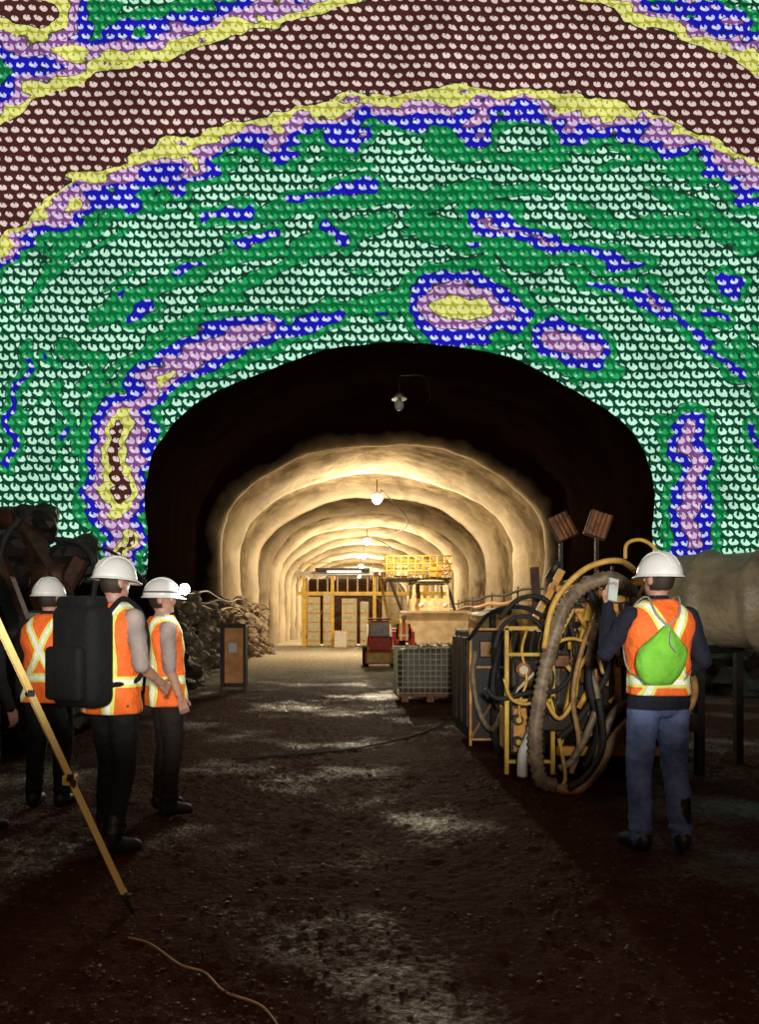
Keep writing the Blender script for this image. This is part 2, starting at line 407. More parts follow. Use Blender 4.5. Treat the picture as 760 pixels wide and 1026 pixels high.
# ---------------------------------------------------------------- lamps
def lamp(y,on=True,P=1500,z=7.0):
    mb=MB(); x=1.32
    mb.cyl((x,y,z+.28),(x,y,z+.85),.02,m_dark)
    mb.cyl((x,y,z+.14),(x,y,z+.30),.20,m_grey,r2=.06,seg=20)
    mb.ball((x,y,z),(.23,.23,.25) if on else (.12,.12,.15),m_bulb if on else m_white)
    o=mb.done('tunnel_lamp')
    if on:
        l=bpy.data.lights.new('lamp_light','POINT'); l.energy=P; l.color=(1,.84,.58); l.shadow_soft_size=.2
        lo=bpy.data.objects.new('lamp_light',l); lo.location=(x,y,z-.45); scn.collection.objects.link(lo); lo.parent=o
lamp(18.9,False,z=7.0); lamp(33,P=2400); lamp(50,P=2900); lamp(61,P=1900);lamp(72,P=2300); lamp(86,P=2200)
mb=MB(); pts=[]
for a,b in ((33,50),(50,61)):
    for i in range(6):
        s=i/6; pts.append((1.5+1.9*math.sin(math.pi*s*.9),a+(b-a)*s,7.35-.35*math.sin(math.pi*s)))
mb.tube(pts,.03,m_rubber,seg=6); mb.done('ceiling_cable')
mb=MB(); mb.tube([(1.36,18.9,7.75),(1.9,18.5,7.6),(2.05,18.4,7.1),(2.0,18.4,6.9)],.012,m_rubber,6); mb.done('ceiling_cable')

# ---------------------------------------------------------------- people
def rotX(a): return Matrix.Rotation(a,4,'X')
def ell_ring(c,rx,ry,n=28,e=2.3):
    out=[]
    for k in range(n):
        a=2*math.pi*k/n; ca,sa=math.cos(a),math.sin(a)
        out.append(Vector(c)+Vector((rx*abs(ca)**(2/e)*(1 if ca>=0 else -1),ry*abs(sa)**(2/e)*(1 if sa>=0 else -1),0)))
    return out
TOR=[(.82,.12,.095,0),(.90,.165,.118,-.012),(1.0,.162,.112,-.005),(1.08,.15,.105,0),(1.2,.162,.115,0),(1.32,.182,.122,-.005),(1.41,.178,.108,-.01),(1.47,.125,.085,-.01),(1.53,.062,.062,-.005)]
VES=[(.84,.192,.150,-.01),(.88,.188,.148,-.01),(.98,.182,.143,-.006),(1.08,.178,.138,0),(1.2,.186,.142,0),(1.32,.204,.148,-.005),(1.40,.205,.138,-.01),(1.45,.180,.122,-.01),(1.49,.135,.10,-.01),(1.53,.085,.082,-.005)]
m_skin=mat('skin',(.58,.32,.22),.5,0,(.50,.26,.18),bump=.05)
m_hair=mat('hair',(.05,.03,.02),.6,0,bump=.4,bs=150)
m_eye=mat('eye_white',(.8,.8,.78),.3,bump=0)
m_boot=mat('boot_leather',(.022,.018,.016),.5)
m_hat=mat('hard_hat_white',(.90,.90,.86),.3,0,(.84,.84,.80),bump=0)
m_band=mat('hat_band',(.12,.12,.12),.5)
m_hlamp=mat('headlamp_lens',(1,1,1),.3,em=(.92,1,.96),es=90,bump=0)
def cloth(name,c,c2=None): return mat(name,c,.85,0,c2 or tuple(x*.6 for x in c),ns=7,bump=.6,bs=12,bd=.03)
m_blk=cloth('black_cloth',(.007,.006,.006)); m_navy=cloth('navy_cloth',(.010,.012,.030)); m_jean=cloth('denim',(.17,.23,.45),(.06,.08,.18))
m_pink=cloth('pale_tshirt',(.52,.42,.38)); m_brown=cloth('brown_trousers',(.02,.012,.009))
m_green=cloth('green_nylon',(.26,.75,.06),(.16,.52,.035)); m_strap=cloth('grey_strap',(.45,.45,.42))
def vest_mat(kind):
    t=NT('hi_vis_vest_'+kind); p=t.sep(t.attr('rest').outputs['Vector']); x,z=p[0],p[2]
    ax=t.M('ABSOLUTE',x)
    if kind=='cross':
        d=t.M('ABSOLUTE',t.M('SUBTRACT',ax,t.M('MULTIPLY',t.M('ABSOLUTE',t.M('SUBTRACT',z,1.25)),.46)))
    else:
        d=t.M('ABSOLUTE',t.M('SUBTRACT',ax,.105))
    h=t.M('ABSOLUTE',t.M('SUBTRACT',z,1.035))
    d=t.M('MINIMUM',d,h)
    lime=t.M('LESS_THAN',d,.034); sil=t.M('LESS_THAN',d,.015)
    o=t.obj(); n=t.noise(o,6,4)
    org=t.mix(n,(.90,.11,.012),(1.0,.22,.035))
    c=t.mix(lime,org,(.80,.84,.16)); c=t.mix(sil,c,(.95,.95,.82))
    t.setin(t.b.inputs['Base Color'],c); t.b.inputs['Roughness'].default_value=.7
    t.setin(t.b.inputs['Emission Color'],c); t.b.inputs['Emission Strength'].default_value=.18  # added glow stands in for light thrown back by the vest
    t.bump(t.noise(o,11,4),.9,.04); return t.m
VM={'cross':vest_mat('cross'),'bands':vest_mat('bands')}
def interp_rings(T,n=26,z0_=None):
    z0=[r[0] for r in T]; zs=np.linspace(z0_ or T[0][0],T[-1][0],n)
    return [(z,)+tuple(np.interp(z,z0,[r[k] for r in T]) for k in (1,2,3)) for z in zs]
def worker(loc,yaw,sc=1.0,lean=0,head=(0,0),larm=None,rarm=None,legs=None,shirt=None,pants=None,fore='skin',
           vest='bands',helmet=True,hlamp=False,pack=False,bag=False,phone=False,boot=.2,detail=True,vlow=None):
    shirt=shirt or m_blk; pants=pants or m_blk
    T=Matrix.Translation((0,0,.95))@rotX(-math.radians(lean))@Matrix.Translation((0,0,-.95))
    H=T@Matrix.Translation((0,0,1.53))@Matrix.Rotation(math.radians(head[0]),4,'Z')@rotX(-math.radians(head[1]))@Matrix.Translation((0,0,-1.53))
    fn=lambda M,p:(M@Vector(p))
    segs=[]
    mb=MB()
    def limb(a,b,ra,rb,lab=None,bb=None):
        a=Vector(a);b=Vector(b); t=bb or mb
        t.cyl(a,b,ra,m_blk,r2=rb,seg=14); t.ball(a,ra,m_blk,12); t.ball(b,rb,m_blk,12)
        if lab is not None: segs.append((a,b,ra,rb,lab))
    rings=[]
    for (z,rx,ry,yo) in interp_rings(TOR,14):
        rr=ell_ring((0,yo,z),rx,ry); rings.append([fn(T,p) if z>.95 else p for p in rr])
    mb.loft(rings,m_blk)
    segs.append((fn(T,(0,0,1.02)),fn(T,(0,0,1.42)),.15,.15,'shirt'))
    segs.append((Vector((0,0,.80)),Vector((0,0,.88 if vlow else .97)),.15,.15,'pants'))
    limb(fn(T,(0,-.005,1.46)),fn(H,(0,.005,1.60)),.062,.055,'skin')
    hm=H.to_3x3()
    mb.ball(fn(H,(0,-.008,1.665)),(.076,.095,.108),m_blk,20,hm)
    mb.ball(fn(H,(0,.03,1.605)),(.055,.062,.065),m_blk,16,hm)
    mb.ball(fn(H,(0,.092,1.642)),(.014,.020,.026),m_blk,10,hm)
    mb.ball(fn(H,(0,.077,1.600)),(.026,.014,.016),m_blk,10,hm)
    mb.ball(fn(H,(0,.075,1.567)),(.022,.02,.02),m_blk,10,hm)
    for s in (-1,1): mb.ball(fn(H,(s*.078,-.005,1.645)),(.012,.022,.034),m_blk,10,hm)
    segs.append((fn(H,(0,0,1.62)),fn(H,(0,0,1.69)),.085,.085,'head'))
    legs=legs or {}
    for s,k in ((-1,'l'),(1,'r')):
        hip=Vector((s*.088,0,.90)); kn=Vector(legs.get(k,((s*.11,.02,.49),(s*.12,-.02,.085)))[0]); an=Vector(legs.get(k,((s*.11,.02,.49),(s*.12,-.02,.085)))[1])
        limb(hip,kn,.105,.075,'pants'); 
        mid=kn.lerp(an,.35)+Vector((0,-.012,0))
        limb(kn,mid,.075,.072,'pants'); limb(mid,an,.072,.060,'pants')
        for q,rr_ in ((.72,.076),(.86,.078)): mb.ball(kn.lerp(an,q),(rr_*.95,rr_,.035),m_blk,12)
        out=legs.get(k+'o',.12)*s
        f=Vector((out,1,0)).normalized()
        limb(an+Vector((0,0,-.01))-f*.03,an+f*.13+Vector((0,0,-.035)),.052,.040,'boot')
        limb(an-f*.03+Vector((0,0,-.035)),an+f*.15+Vector((0,0,-.045)),.045,.038,'boot')
        segs.append((an+Vector((0,0,boot-.085)),an,.054,.054,'boot'))
    hands=MB()
    for s,k,arm in ((-1,'l',larm),(1,'r',rarm)):
        sh=fn(T,(s*.185,-.01,1.425))
        arm=arm or {'e':(s*.245,-.03,1.13),'w':(s*.25,.07,.89)}
        el=fn(T,arm['e']); wr=fn(T,arm['w']); 
        limb(sh,el,.066,.052,'shirt'); 
        fl='shirt' if fore!='skin' else 'skin'; rr=.048 if fl=='shirt' else .042
        limb(el,wr,rr,.036 if fl=='shirt' else .028,fl)
        d=Vector(arm.get('d',(wr-el))).normalized()
        nrm=Vector(arm.get('n',(-s,0,0))); nrm=(nrm-d*nrm.dot(d)).normalized(); ac=d.cross(nrm)*(1 if s>0 else -1)
        hb=lambda a,b,ra,rb:(hands.cyl(a,b,ra,m_skin,r2=rb,seg=10),hands.ball(a,ra,m_skin,10),hands.ball(b,rb,m_skin,10))
        hb(wr-d*.03,wr+d*.012,.026,.024)
        for o_ in (-.027,-.009,.009,.027): hb(wr+d*.01+ac*o_*.6,wr+d*.085+ac*o_,.016,.013)
        cu=math.radians(arm.get('curl',25))
        for o_,ln in ((-.031,.062),(-.0105,.078),(.0105,.084),(.031,.074)):
            p=wr+d*.085+ac*o_; th_=0; r_=.0092
            for sg,fr_ in enumerate((.45,.3,.25)):
                th_+=cu*(.6 if sg==0 else 1); dd=d*math.cos(th_)+nrm*math.sin(th_)
                q=p+dd*ln*fr_; hb(p,q,r_,r_*.92); p=q; r_*=.92
        th=wr+d*.03+ac*.03
        p1=th+(d*.6+ac*.6+nrm*.3).normalized()*.038; p2=p1+(d*.9+ac*.1+nrm*.35).normalized()*.030
        hb(th,p1,.012,.0105); hb(p1,p2,.0105,.009)
        if k=='l' and phone:
            ph=MB(); c=wr+d*.10+nrm*.028
            X=ac; 
            Mx=Matrix((X,d,nrm)).transposed().to_4x4(); 
            vs=bmesh.ops.create_cube(ph.bm,size=1)['verts']
            bmesh.ops.transform(ph.bm,matrix=Matrix.Translation(c)@Mx@Matrix.Diagonal((.075,.15,.009,1)),verts=vs); ph.tag(vs,mat('phone_body',(.5,.5,.5),.3,.3))
            vs=bmesh.ops.create_cube(ph.bm,size=1)['verts']
            bmesh.ops.transform(ph.bm,matrix=Matrix.Translation(c+nrm*.006)@Mx@Matrix.Diagonal((.068,.14,.002,1)),verts=vs); ph.tag(vs,mat('phone_screen',(.5,.5,.5),.2,em=(.5,.8,.6),es=.3,bump=0))
            phone_mb=ph
    def remesh(b,vox,sm):
        ob=b.done('tmp'); md=ob.modifiers.new('r','REMESH'); md.mode='VOXEL'; md.voxel_size=vox; md.use_smooth_shade=True
        m2=ob.modifiers.new('s','SMOOTH'); m2.factor=.5; m2.iterations=sm
        dg=bpy.context.evaluated_depsgraph_get(); dg.update()
        me=bpy.data.meshes.new_from_object(ob.evaluated_get(dg)); bpy.data.objects.remove(ob); return me
    vox=.010 if detail else .02
    body=remesh(mb,vox,5)
    npoly=len(body.polygons); cen=np.empty(npoly*3); body.polygons.foreach_get('center',cen); cen=cen.reshape(-1,3)
    best=np.full(npoly,1e9); lab=np.zeros(npoly,int); labs=['shirt','pants','skin','head','boot']
    for a,b,ra,rb,l in segs:
        a_=np.array(a);b_=np.array(b);v_=b_-a_; tt=np.clip(((cen-a_)@v_)/(v_@v_+1e-12),0,1)
        dd=np.linalg.norm(cen-a_-tt[:,None]*v_,axis=1)/(ra+(rb-ra)*tt)
        w=dd<best; best[w]=dd[w]; lab[w]=labs.index(l)
    if vlow: lab[(lab==1)&(cen[:,2]>.865)]=0
    Hi=np.array(H.inverted()); hc=(np.c_[cen,np.ones(npoly)]@Hi.T)[:,:3]
    hair=(lab==3)&(((hc[:,1]<.012)&(hc[:,2]>1.585))|(hc[:,2]>1.70))&(np.abs(hc[:,0])<.077)
    lab[lab==3]=2; lab[hair]=3
    body.materials.clear()
    for m in (shirt,pants,m_skin,m_hair,m_boot): body.materials.append(m)
    body.polygons.foreach_set('material_index',lab.astype(np.int32)); body.polygons.foreach_set('use_smooth',np.ones(npoly,bool))
    hme=remesh(hands,.0042 if detail else .01,2); hme.materials.clear()
    for m in (shirt,pants,m_skin,m_hair,m_boot): hme.materials.append(m)
    hme.polygons.foreach_set('material_index',np.full(len(hme.polygons),2,np.int32))
    hme.polygons.foreach_set('use_smooth',np.ones(len(hme.polygons),bool))
    bm=bmesh.new(); bm.from_mesh(body)
    bm.normal_update()
    for v in bm.verts:   # cloth creases
        if .25<v.co.z<1.42: v.co+=v.normal*(.006*noise.noise(Vector((v.co.x*8,v.co.y*8,v.co.z*22+loc[0]*9)))+.004*noise.noise(v.co*25))
    bm.from_mesh(hme)
    for v in bm.verts:
        if v.co.z<.004: v.co.z=.004
    bm.to_mesh(body); bm.free(); body.name='construction_worker'
    ob=bpy.data.objects.new('construction_worker',body); scn.collection.objects.link(ob)
    ob.location=(loc[0],loc[1],gh(loc[0],loc[1])+.010); ob.rotation_euler.z=math.radians(yaw); ob.scale=(sc,sc,sc)
    e=MB()
    for s in (-1,1):
        e.ball(fn(H,(s*.029,.077,1.652)),.012,m_eye,10); e.ball(fn(H,(s*.029,.087,1.652)),.0055,m_band,8)
    e.done('eyes',ob)
    if vest:
        v=MB(); RR=[]; rest=[]
        for j,(z,rx,ry,yo) in enumerate(interp_rings(VES,34,vlow)):
            rr=ell_ring((0,yo,z),rx,ry,56); row=[]
            for p in rr:
                q=p+Vector((p.x,p.y,0)).normalized()*(.004+.016*noise.noise(Vector((p.x*9,p.y*9+loc[0]*5,z*12)))+(.008*math.sin(math.atan2(p.y,p.x)*7+z*9) if z<1.1 else 0))
                row.append(fn(T,q) if z>.95 else q); rest.append(tuple(p))
            RR.append(row)
        v.loft(RR,VM[vest],caps=False)
        vo=v.done('safety_vest',ob); at=vo.data.attributes.new('rest','FLOAT_VECTOR','POINT')
        at.data.foreach_set('vector',np.array(rest,np.float32).ravel())
        md=vo.modifiers.new('s','SOLIDIFY'); md.thickness=.004
    if helmet:
        h=MB(); n=40; rings=[]
        for i in range(13):
            a=math.pi/2*i/12; rr=math.cos(a); z=1.675+.145*math.sin(a)
            row=[]
            for k in range(n):
                th=2*math.pi*k/n
                ridge=.006*math.exp(-((math.cos(th)*rr/.14)**2)) if i>1 else 0
                row.append(fn(H,((.122)*rr*math.cos(th),-.004+.143*rr*math.sin(th),z+ridge)))
            rings.append(row)
        h.loft(rings[:-1],m_hat,caps=True)
        br_=[]
        for (e_,dz) in ((.985,.004),(1.07,-.004),(1.09,-.010),(1.06,-.012),(.97,-.006)):
            row=[]
            for k in range(n):
                th=2*math.pi*k/n; fr_=max(0,math.sin(th))**2
                ex=e_+(fr_*.24 if e_>1 else 0)
                row.append(fn(H,(.122*(e_)*math.cos(th),-.004+.143*ex*math.sin(th),1.678+dz-(.012*fr_ if e_>1 else 0))))
            br_.append(row)
        br_.append(br_[0]); h.loft(br_,m_hat,caps=False)
        for s in (-.03,0,.03): h.tube([fn(H,(s,.143*math.sin(a)*.98,1.675+.147*math.cos(a)*(1 if s==0 else .975))) for a in np.linspace(-1.1,1.1,9)],.006,m_hat,6)
        if hlamp:
            h.cyl(fn(H,(0,.128,1.735)),fn(H,(0,.165,1.735)),.030,m_band); h.ball(fn(H,(0,.170,1.735)),.042,m_hlamp)
            h.tube([fn(H,(.124*math.cos(a),.143*math.sin(a),1.712)) for a in np.linspace(0,2*math.pi,25)],.006,m_band,6,smooth=False)
        h.done('hard_hat',ob)
        if hlamp:
            l=bpy.data.lights.new('headlamp_light','POINT'); l.energy=5; l.shadow_soft_size=.03; l.color=(.95,1,1)
            lo=bpy.data.objects.new('headlamp_light',l); scn.collection.objects.link(lo); lo.parent=ob; lo.location=fn(H,(0,.27,1.735))
    if pack:
        b=MB(); b.box((0,-.235,1.20),(.38,.20,.62),m_blk,bev=.07,seg=4); b.box((0,-.36,1.10),(.30,.08,.32),m_blk,bev=.03,seg=3)
        b.box((0,-.24,1.52),(.30,.16,.08),m_blk,bev=.03)
        for s in (-1,1): b.tube([(s*.11,-.14,1.46),(s*.12,-.02,1.55),(s*.13,.12,1.45),(s*.14,.16,1.25),(s*.17,.05,1.05),(s*.13,-.14,1.02)],.016,m_blk,8)
        b.tube([(-.19,-.28,1.35),(-.24,-.22,1.1),(-.22,-.2,.9),(-.16,-.22,.8)],.012,m_blk,6)
        o=b.done('backpack',ob); 
        for p in o.data.polygons:p.use_smooth=True
    if bag:
        b=MB(); rings=[]
        for i in range(17):
            s=i/16; z=1.03+.34*s; w=.150*(math.sin(math.pi*min(1,(s*.86+.12)))**.6)*(1-.55*max(0,s-.6)/.4); d_=.075*(math.sin(math.pi*(s*.8+.12))**.7)
            row=[]
            for k in range(36):
                a=2*math.pi*k/36; cr=1+.06*math.sin(a*9+s*2)*(s)+.05*noise.noise(Vector((math.cos(a)*2,math.sin(a)*2,s*4)))
                row.append(Vector((-.085+w*cr*math.cos(a)+.05*(s-.5),-.205+d_*cr*math.sin(a),z)))
            rings.append(row)
        b.loft(rings,m_green)
        for s in (-1,1):
            b.tube([(-.05,-.20,1.37),(s*.07-.03,-.165,1.44),(s*.10,-.05,1.545),(s*.11,.10,1.48),(s*.15,.14,1.3),(s*.2,.0,1.12),(s*.13-.06,-.17,1.05)],.006,m_strap,6)
        b.tube([(-.075,-.28,1.34),(-.09,-.30,1.27),(-.06,-.30,1.22)],.005,m_strap,6)
        b.done('drawstring_bag',ob)
    if phone: phone_mb.done('phone',ob)
    return ob
worker((1.90,4.52),6,1.0,0,(18,-2),
  larm={'e':(-.29,.10,1.20),'w':(-.20,.25,1.50),'d':(.15,.1,.98),'n':(.25,-1,0),'curl':30},
  rarm={'e':(.275,-.03,1.15),'w':(.20,.19,1.02),'curl':40},
  legs={'l':((-.115,.02,.49),(-.125,-.02,.085)),'r':((.115,.02,.49),(.13,-.04,.085)),'lo':.25,'ro':.35},
  shirt=m_navy,pants=m_jean,fore='shirt',vest='cross',bag=True,phone=True,boot=.30,vlow=.955)
worker((-2.26,5.6),-8,.955,0,(-5,0),shirt=m_blk,pants=m_blk,fore='shirt',vest='cross',
  larm={'e':(-.27,-.01,1.15),'w':(-.17,.20,1.05),'curl':50},rarm={'e':(.27,.02,1.14),'w':(.14,.24,1.12),'curl':50})
worker((-1.48,4.66),-30,1.0,1,(-10,3),shirt=m_pink,pants=m_blk,vest='bands',pack=True,
  larm={'e':(-.25,.02,1.14),'w':(-.15,.22,1.0),'curl':45},rarm={'e':(.26,-.02,1.14),'w':(.235,.18,1.02),'curl':45},
  legs={'l':((-.13,.10,.49),(-.17,.10,.085)),'r':((.12,-.02,.49),(.16,-.16,.085)),'ro':.6})
worker((-1.33,5.45),-62,.95,-4,(-22,4),shirt=m_pink,pants=m_brown,vest='bands',hlamp=True,
  larm={'e':(-.24,.02,1.14),'w':(-.20,.06,.90),'curl':40},rarm={'e':(.235,-.03,1.14),'w':(.22,.04,.90),'curl':40})
worker((-2.47,4.9),-20,.93,0,(0,0),shirt=m_blk,pants=m_blk,fore='shirt',vest=None)
worker((2.0,26.3),180,.95,0,(0,0),shirt=m_navy,pants=m_navy,fore='shirt',vest='bands',detail=False)

# ---------------------------------------------------------------- survey tripod
mb=MB(); hd=Vector((-1.66,3.2,1.5)); m_tw=mat('yellow_tripod_leg',(1.0,.72,.24),.4,0,(.95,.62,.16),ns=4)
for dx,dy in ((.62,.37),(-.63,.35),(.01,-.72)):
    ft=Vector((hd.x+dx,hd.y+dy,.0)); ft.z=gh(ft.x,ft.y)
    top=hd+Vector((dx,dy,0)).normalized()*.09
    ax=(ft-top).normalized(); sd=ax.cross(Vector((0,0,1))).normalized()
    mid=top.lerp(ft,.55)
    for s in (-1,1): mb.bar(top+sd*.034*s,mid+sd*.026*s,.020,m_tw,.028)
    for q in (0.02,.5,.98): mb.bar(top.lerp(mid,q)-sd*.042,top.lerp(mid,q)+sd*.042,.03,m_dark)
    mb.bar(top.lerp(mid,.75),top.lerp(ft,.93),.040,m_tw,.030)
    mb.box(mid,(.06,.06,.05),m_yel,bev=.01); mb.cyl(mid+sd*.03,mid+sd*.07,.012,m_dark)
    mb.cyl(top.lerp(ft,.92),ft,.020,m_dark,r2=.005,seg=12)
    mb.box(top.lerp(ft,.94),(.07,.03,.012),m_dark)
mb.cyl(hd,hd+Vector((0,0,.04)),.095,m_yel,seg=24); mb.cyl(hd+Vector((0,0,.04)),hd+Vector((0,0,.09)),.06,m_dark)
mb.box(hd+Vector((0,0,.20)),(.18,.16,.22),m_yel,bev=.03); mb.cyl(hd+Vector((0,-.1,.2)),hd+Vector((0,.13,.2)),.035,m_dark)
mb.done('survey_tripod')

# ---------------------------------------------------------------- right pump rig with hoses
mb=MB()
mb.box((2.45,9.0,.50),(1.5,4.6,.16),m_dark,bev=.02)
for x in (1.72,3.18):
    for y in (7.9,10.4): mb.wheel((x,y,.42),.42,.30,m_rubber,m_rust)
mb.cyl((1.72,7.9,.42),(3.18,7.9,.42),.07,m_dark); mb.cyl((1.72,10.4,.42),(3.18,10.4,.42),.07,m_dark)
# valve block with welded frame, gauges and pipework
mb.box((1.66,7.02,.42),(.36,.44,.50),m_ochre,bev=.05,seg=3); mb.box((1.66,6.99,.95),(.30,.38,.30),m_dark,bev=.04)
for z in (.14,.70,1.12): mb.bar((1.45,6.76,z),(1.87,6.76,z),.03,m_yel)
for x in (1.45,1.87): mb.bar((x,6.74,.03),(x,6.74,1.36),.035,m_yel)
mb.bar((1.43,6.74,1.36),(1.89,6.74,1.36),.035,m_yel); mb.bar((1.45,6.74,.70),(1.87,6.74,1.12),.022,m_cream)
mb.cyl((1.60,6.80,.98),(1.60,6.72,.98),.065,m_rust,seg=20); mb.cyl((1.60,6.73,.98),(1.60,6.70,.98),.04,m_cream,seg=16)
for x,z,r_ in ((1.56,.52,.05),(1.74,.52,.05),(1.56,.32,.05),(1.74,.32,.05)):
    mb.cyl((x,6.82,z),(x,6.75,z),r_,m_dark,seg=16); mb.cyl((x,6.76,z),(x,6.72,z),r_*.5,m_yel,seg=8)
for i in range(5):
    x=1.50+i*.08; mb.tube([(x,6.76,.52),(x-.02,6.70,.68),(x+.05,6.72,.9),(x+.02,6.78,1.15),(x+.08,6.85,1.34)],.013,[m_rubber,m_hosey,m_rubber,m_hoseb,m_rubber][i],8)
mb.box((1.58,8.75,.72),(.46,1.1,1.24),m_black,bev=.03)
for x in (1.36,1.80):mb.bar((x,8.18,.05),(x,8.18,1.36),.028,m_ochre)
for z in (.12,.92,1.34): mb.bar((1.36,8.18,z),(1.80,8.18,z),.022,m_ochre)
mb.bar((1.36,8.15,.14),(1.80,8.15,.9),.025,m_rust)
mb.box((1.56,8.17,1.12),(.20,.03,.18),m_hoseb,bev=.01)
for yy_ in (8.4,8.8,9.2): mb.box((1.34,yy_,.75),(.03,.30,1.0),m_dark,bev=.01)
mb.tube([(1.40,8.1,1.1),(1.36,8.0,.8),(1.42,7.95,.45),(1.5,7.7,.3),(1.52,7.3,.5)],.03,m_hoseg,8)
mb.tube([(1.62,8.1,1.3),(1.58,7.9,1.0),(1.66,7.8,.6),(1.7,7.5,.5)],.035,m_rubber,8)
mb.tube([(1.75,8.1,1.2),(1.70,7.8,1.3),(1.55,7.6,1.1),(1.48,7.5,.7),(1.6,7.3,.4)],.03,m_rubber,8)
mb.box((2.35,7.6,.98),(.80,1.2,.80),m_dark,bev=.06); mb.box((2.40,6.98,.92),(.62,.08,.60),m_rustd,bev=.02)
for i in range(9): mb.box((2.14+i*.065,6.92,.92),(.02,.04,.5),m_rust if i%3==0 else m_dark)
mb.cyl((2.05,9.0,1.25),(2.95,9.0,1.25),.38,m_ochre,seg=28); mb.cyl((2.0,9.0,1.25),(2.05,9.0,1.25),.20,m_dark)
mb.box((2.45,10.4,1.1),(1.1,1.1,1.0),m_ochre,bev=.08); mb.cyl((2.0,7.3,1.35),(2.0,7.3,1.85),.05,m_rust); mb.cyl((2.0,7.3,1.85),(2.05,7.2,2.0),.045,m_dark)
mb.box((2.62,6.95,1.45),(.34,.22,.26),m_ochre,bev=.04,rot=(0,0,12)); mb.box((2.25,7.0,1.50),(.30,.25,.20),m_ochre,bev=.04,rot=(8,0,-8))
for i in range(6):
    mb.cyl((1.98+i*.1,6.90,1.34),(1.98+i*.1,6.84,1.34),.03,m_yel,seg=12); mb.cyl((1.98+i*.1,6.95,1.40),(1.98+i*.1+.02,6.95,1.56),.01,m_red if i%2 else m_grey,seg=8); 
for (px,py,rz,ry) in ((563,528,10,-24),(599,526,-8,20)):
    c=S(px,py,7.6); mb.bar((c.x,c.y+.05,1.3),(c.x,c.y+.05,c.z-.05),.035,m_dark)
    mb.box(c,(.23,.07,.28),m_rust,rot=(-12,ry,rz),bev=.012)
    for i in range(5): mb.box(c+Vector(((i-2)*.045*math.cos(math.radians(ry)),-.045,-(i-2)*.045*math.sin(math.radians(ry)))),(.008,.01,.27),m_dark,rot=(-12,ry,rz))
pm=[m_ochre,m_rust,m_dark,m_yel,m_rust,m_ochre,m_black]
for i in range(110):
    x=random.uniform(1.92,2.9); y=random.uniform(6.70,6.98); z=random.uniform(.30,1.75)
    if i%3: mb.cyl((x,y,z),(x+random.uniform(-.16,.16),y-.02,z+random.uniform(.05,.28)),random.uniform(.010,.028),random.choice(pm),seg=10)
    else: mb.box((x,y,z),(random.uniform(.04,.14),.1,random.uniform(.04,.16)),random.choice([m_dark,m_rust,m_black,m_ochre]),bev=.01)
    if i%8==0: mb.cyl((x,y-.06,z),(x,y-.09,z),.035,m_yel,seg=14)
mb.bar((1.9,6.7,.25),(2.9,6.7,.25),.08,m_ochre); mb.bar((1.9,6.75,1.72),(2.7,6.75,1.78),.05,m_ochre)
mb.bar((1.95,6.8,.3),(2.25,6.8,1.7),.05,m_yel); mb.bar((2.5,6.8,.3),(2.45,6.8,1.75),.05,m_ochre)
mb.bar((1.75,6.9,1.45),(2.0,6.9,1.9),.06,m_ochre); mb.bar((1.85,7.2,1.4),(1.82,7.2,1.95),.07,m_rustd)
mb.done('shotcrete_pump_rig')
mb=MB()
def hose(pts,r,m,d,corr=0,seg=10):
    P=[]
    for i,q in enumerate(pts):
        dd=q[2] if len(q)>2 else d
        p=S(q[0],q[1],dd)
        if p.z<r: p.z=r+gh(p.x,p.y)
        P.append(p)
    mb.tube(P,r,m,seg,corr)
hose([(632,592,6.6),(612,580),(588,586),(568,604),(554,640),(542,690),(536,740),(541,780),(556,802)],.058,m_hoseg,6.1,.14,14)
hose([(556,802),(580,795),(600,770),(612,745),(628,725),(640,720,6.3)],.040,m_hoseb,6.1,.08)
hose([(545,650),(552,612),(566,588),(590,568),(620,562),(640,575,6.6)],.024,m_hosey,6.0)
hose([(626,560),(628,545),(642,541),(656,550),(660,568),(655,590,6.6)],.016,m_hosey,6.3)
hose([(523,778),(524,755),(532,735),(540,700),(548,670)],.045,m_white,6.4,.04)
hose([(486,690),(500,700),(530,694),(560,690),(578,660),(570,620)],.022,m_rubber,6.6)
hose([(560,770),(575,760),(590,730),(598,700),(590,660),(600,620)],.030,m_hoseg,6.3,.08)
hose([(572,775),(580,745),(574,700),(583,650),(600,610)],.022,m_hoseb,6.35,.06)
hose([(545,700),(560,720),(575,700),(580,670),(600,640),(612,600)],.018,m_hosey,6.4)
hose([(597,765),(605,735),(618,710),(640,700),(650,690)],.032,m_hoseg,6.2,.08)
hose([(640,745,5.9),(668,730,5.6),(690,710,5.4),(696,690,5.4),(690,672,5.6),(672,655,6.0)],.024,m_hoseb,5.6,.06)
hose([(500,620),(520,600),(545,600),(560,625),(556,660)],.022,m_rubber,6.6)
hose([(470,640,8.0),(490,615,7.6),(520,608,7),(550,620,6.8)],.022,m_rubber,7)
hose([(495,650),(505,625),(530,618),(548,640),(545,680)],.020,m_rubber,6.55)
hose([(530,760),(545,790),(556,797),(566,780),(560,740)],.016,m_hosey,6.2)
hose([(600,600),(612,612),(616,640),(606,680),(580,720),(560,740)],.030,m_rubber,6.5)
hose([(590,590),(600,620),(590,680),(600,730),(585,770)],.034,m_rubber,6.3)
hose([(548,660),(556,645),(575,640),(595,650),(604,675)],.016,m_hosey,6.4)
hose([(505,680),(512,700),(530,705),(545,690),(560,640),(575,610)],.015,m_hosey,6.5)
hose([(570,790),(590,775),(604,745),(600,700)],.026,m_rubber,6.0)
mb.done('hydraulic_hoses')
mb=MB()
mb.tube([G(232,762,.02),G(290,758,.02),(G(350,752,.02)),G(400,742,.02),G(432,733,.02),G(450,722,.02)],.010,m_rubber,8)
mb.done('floor_hose')
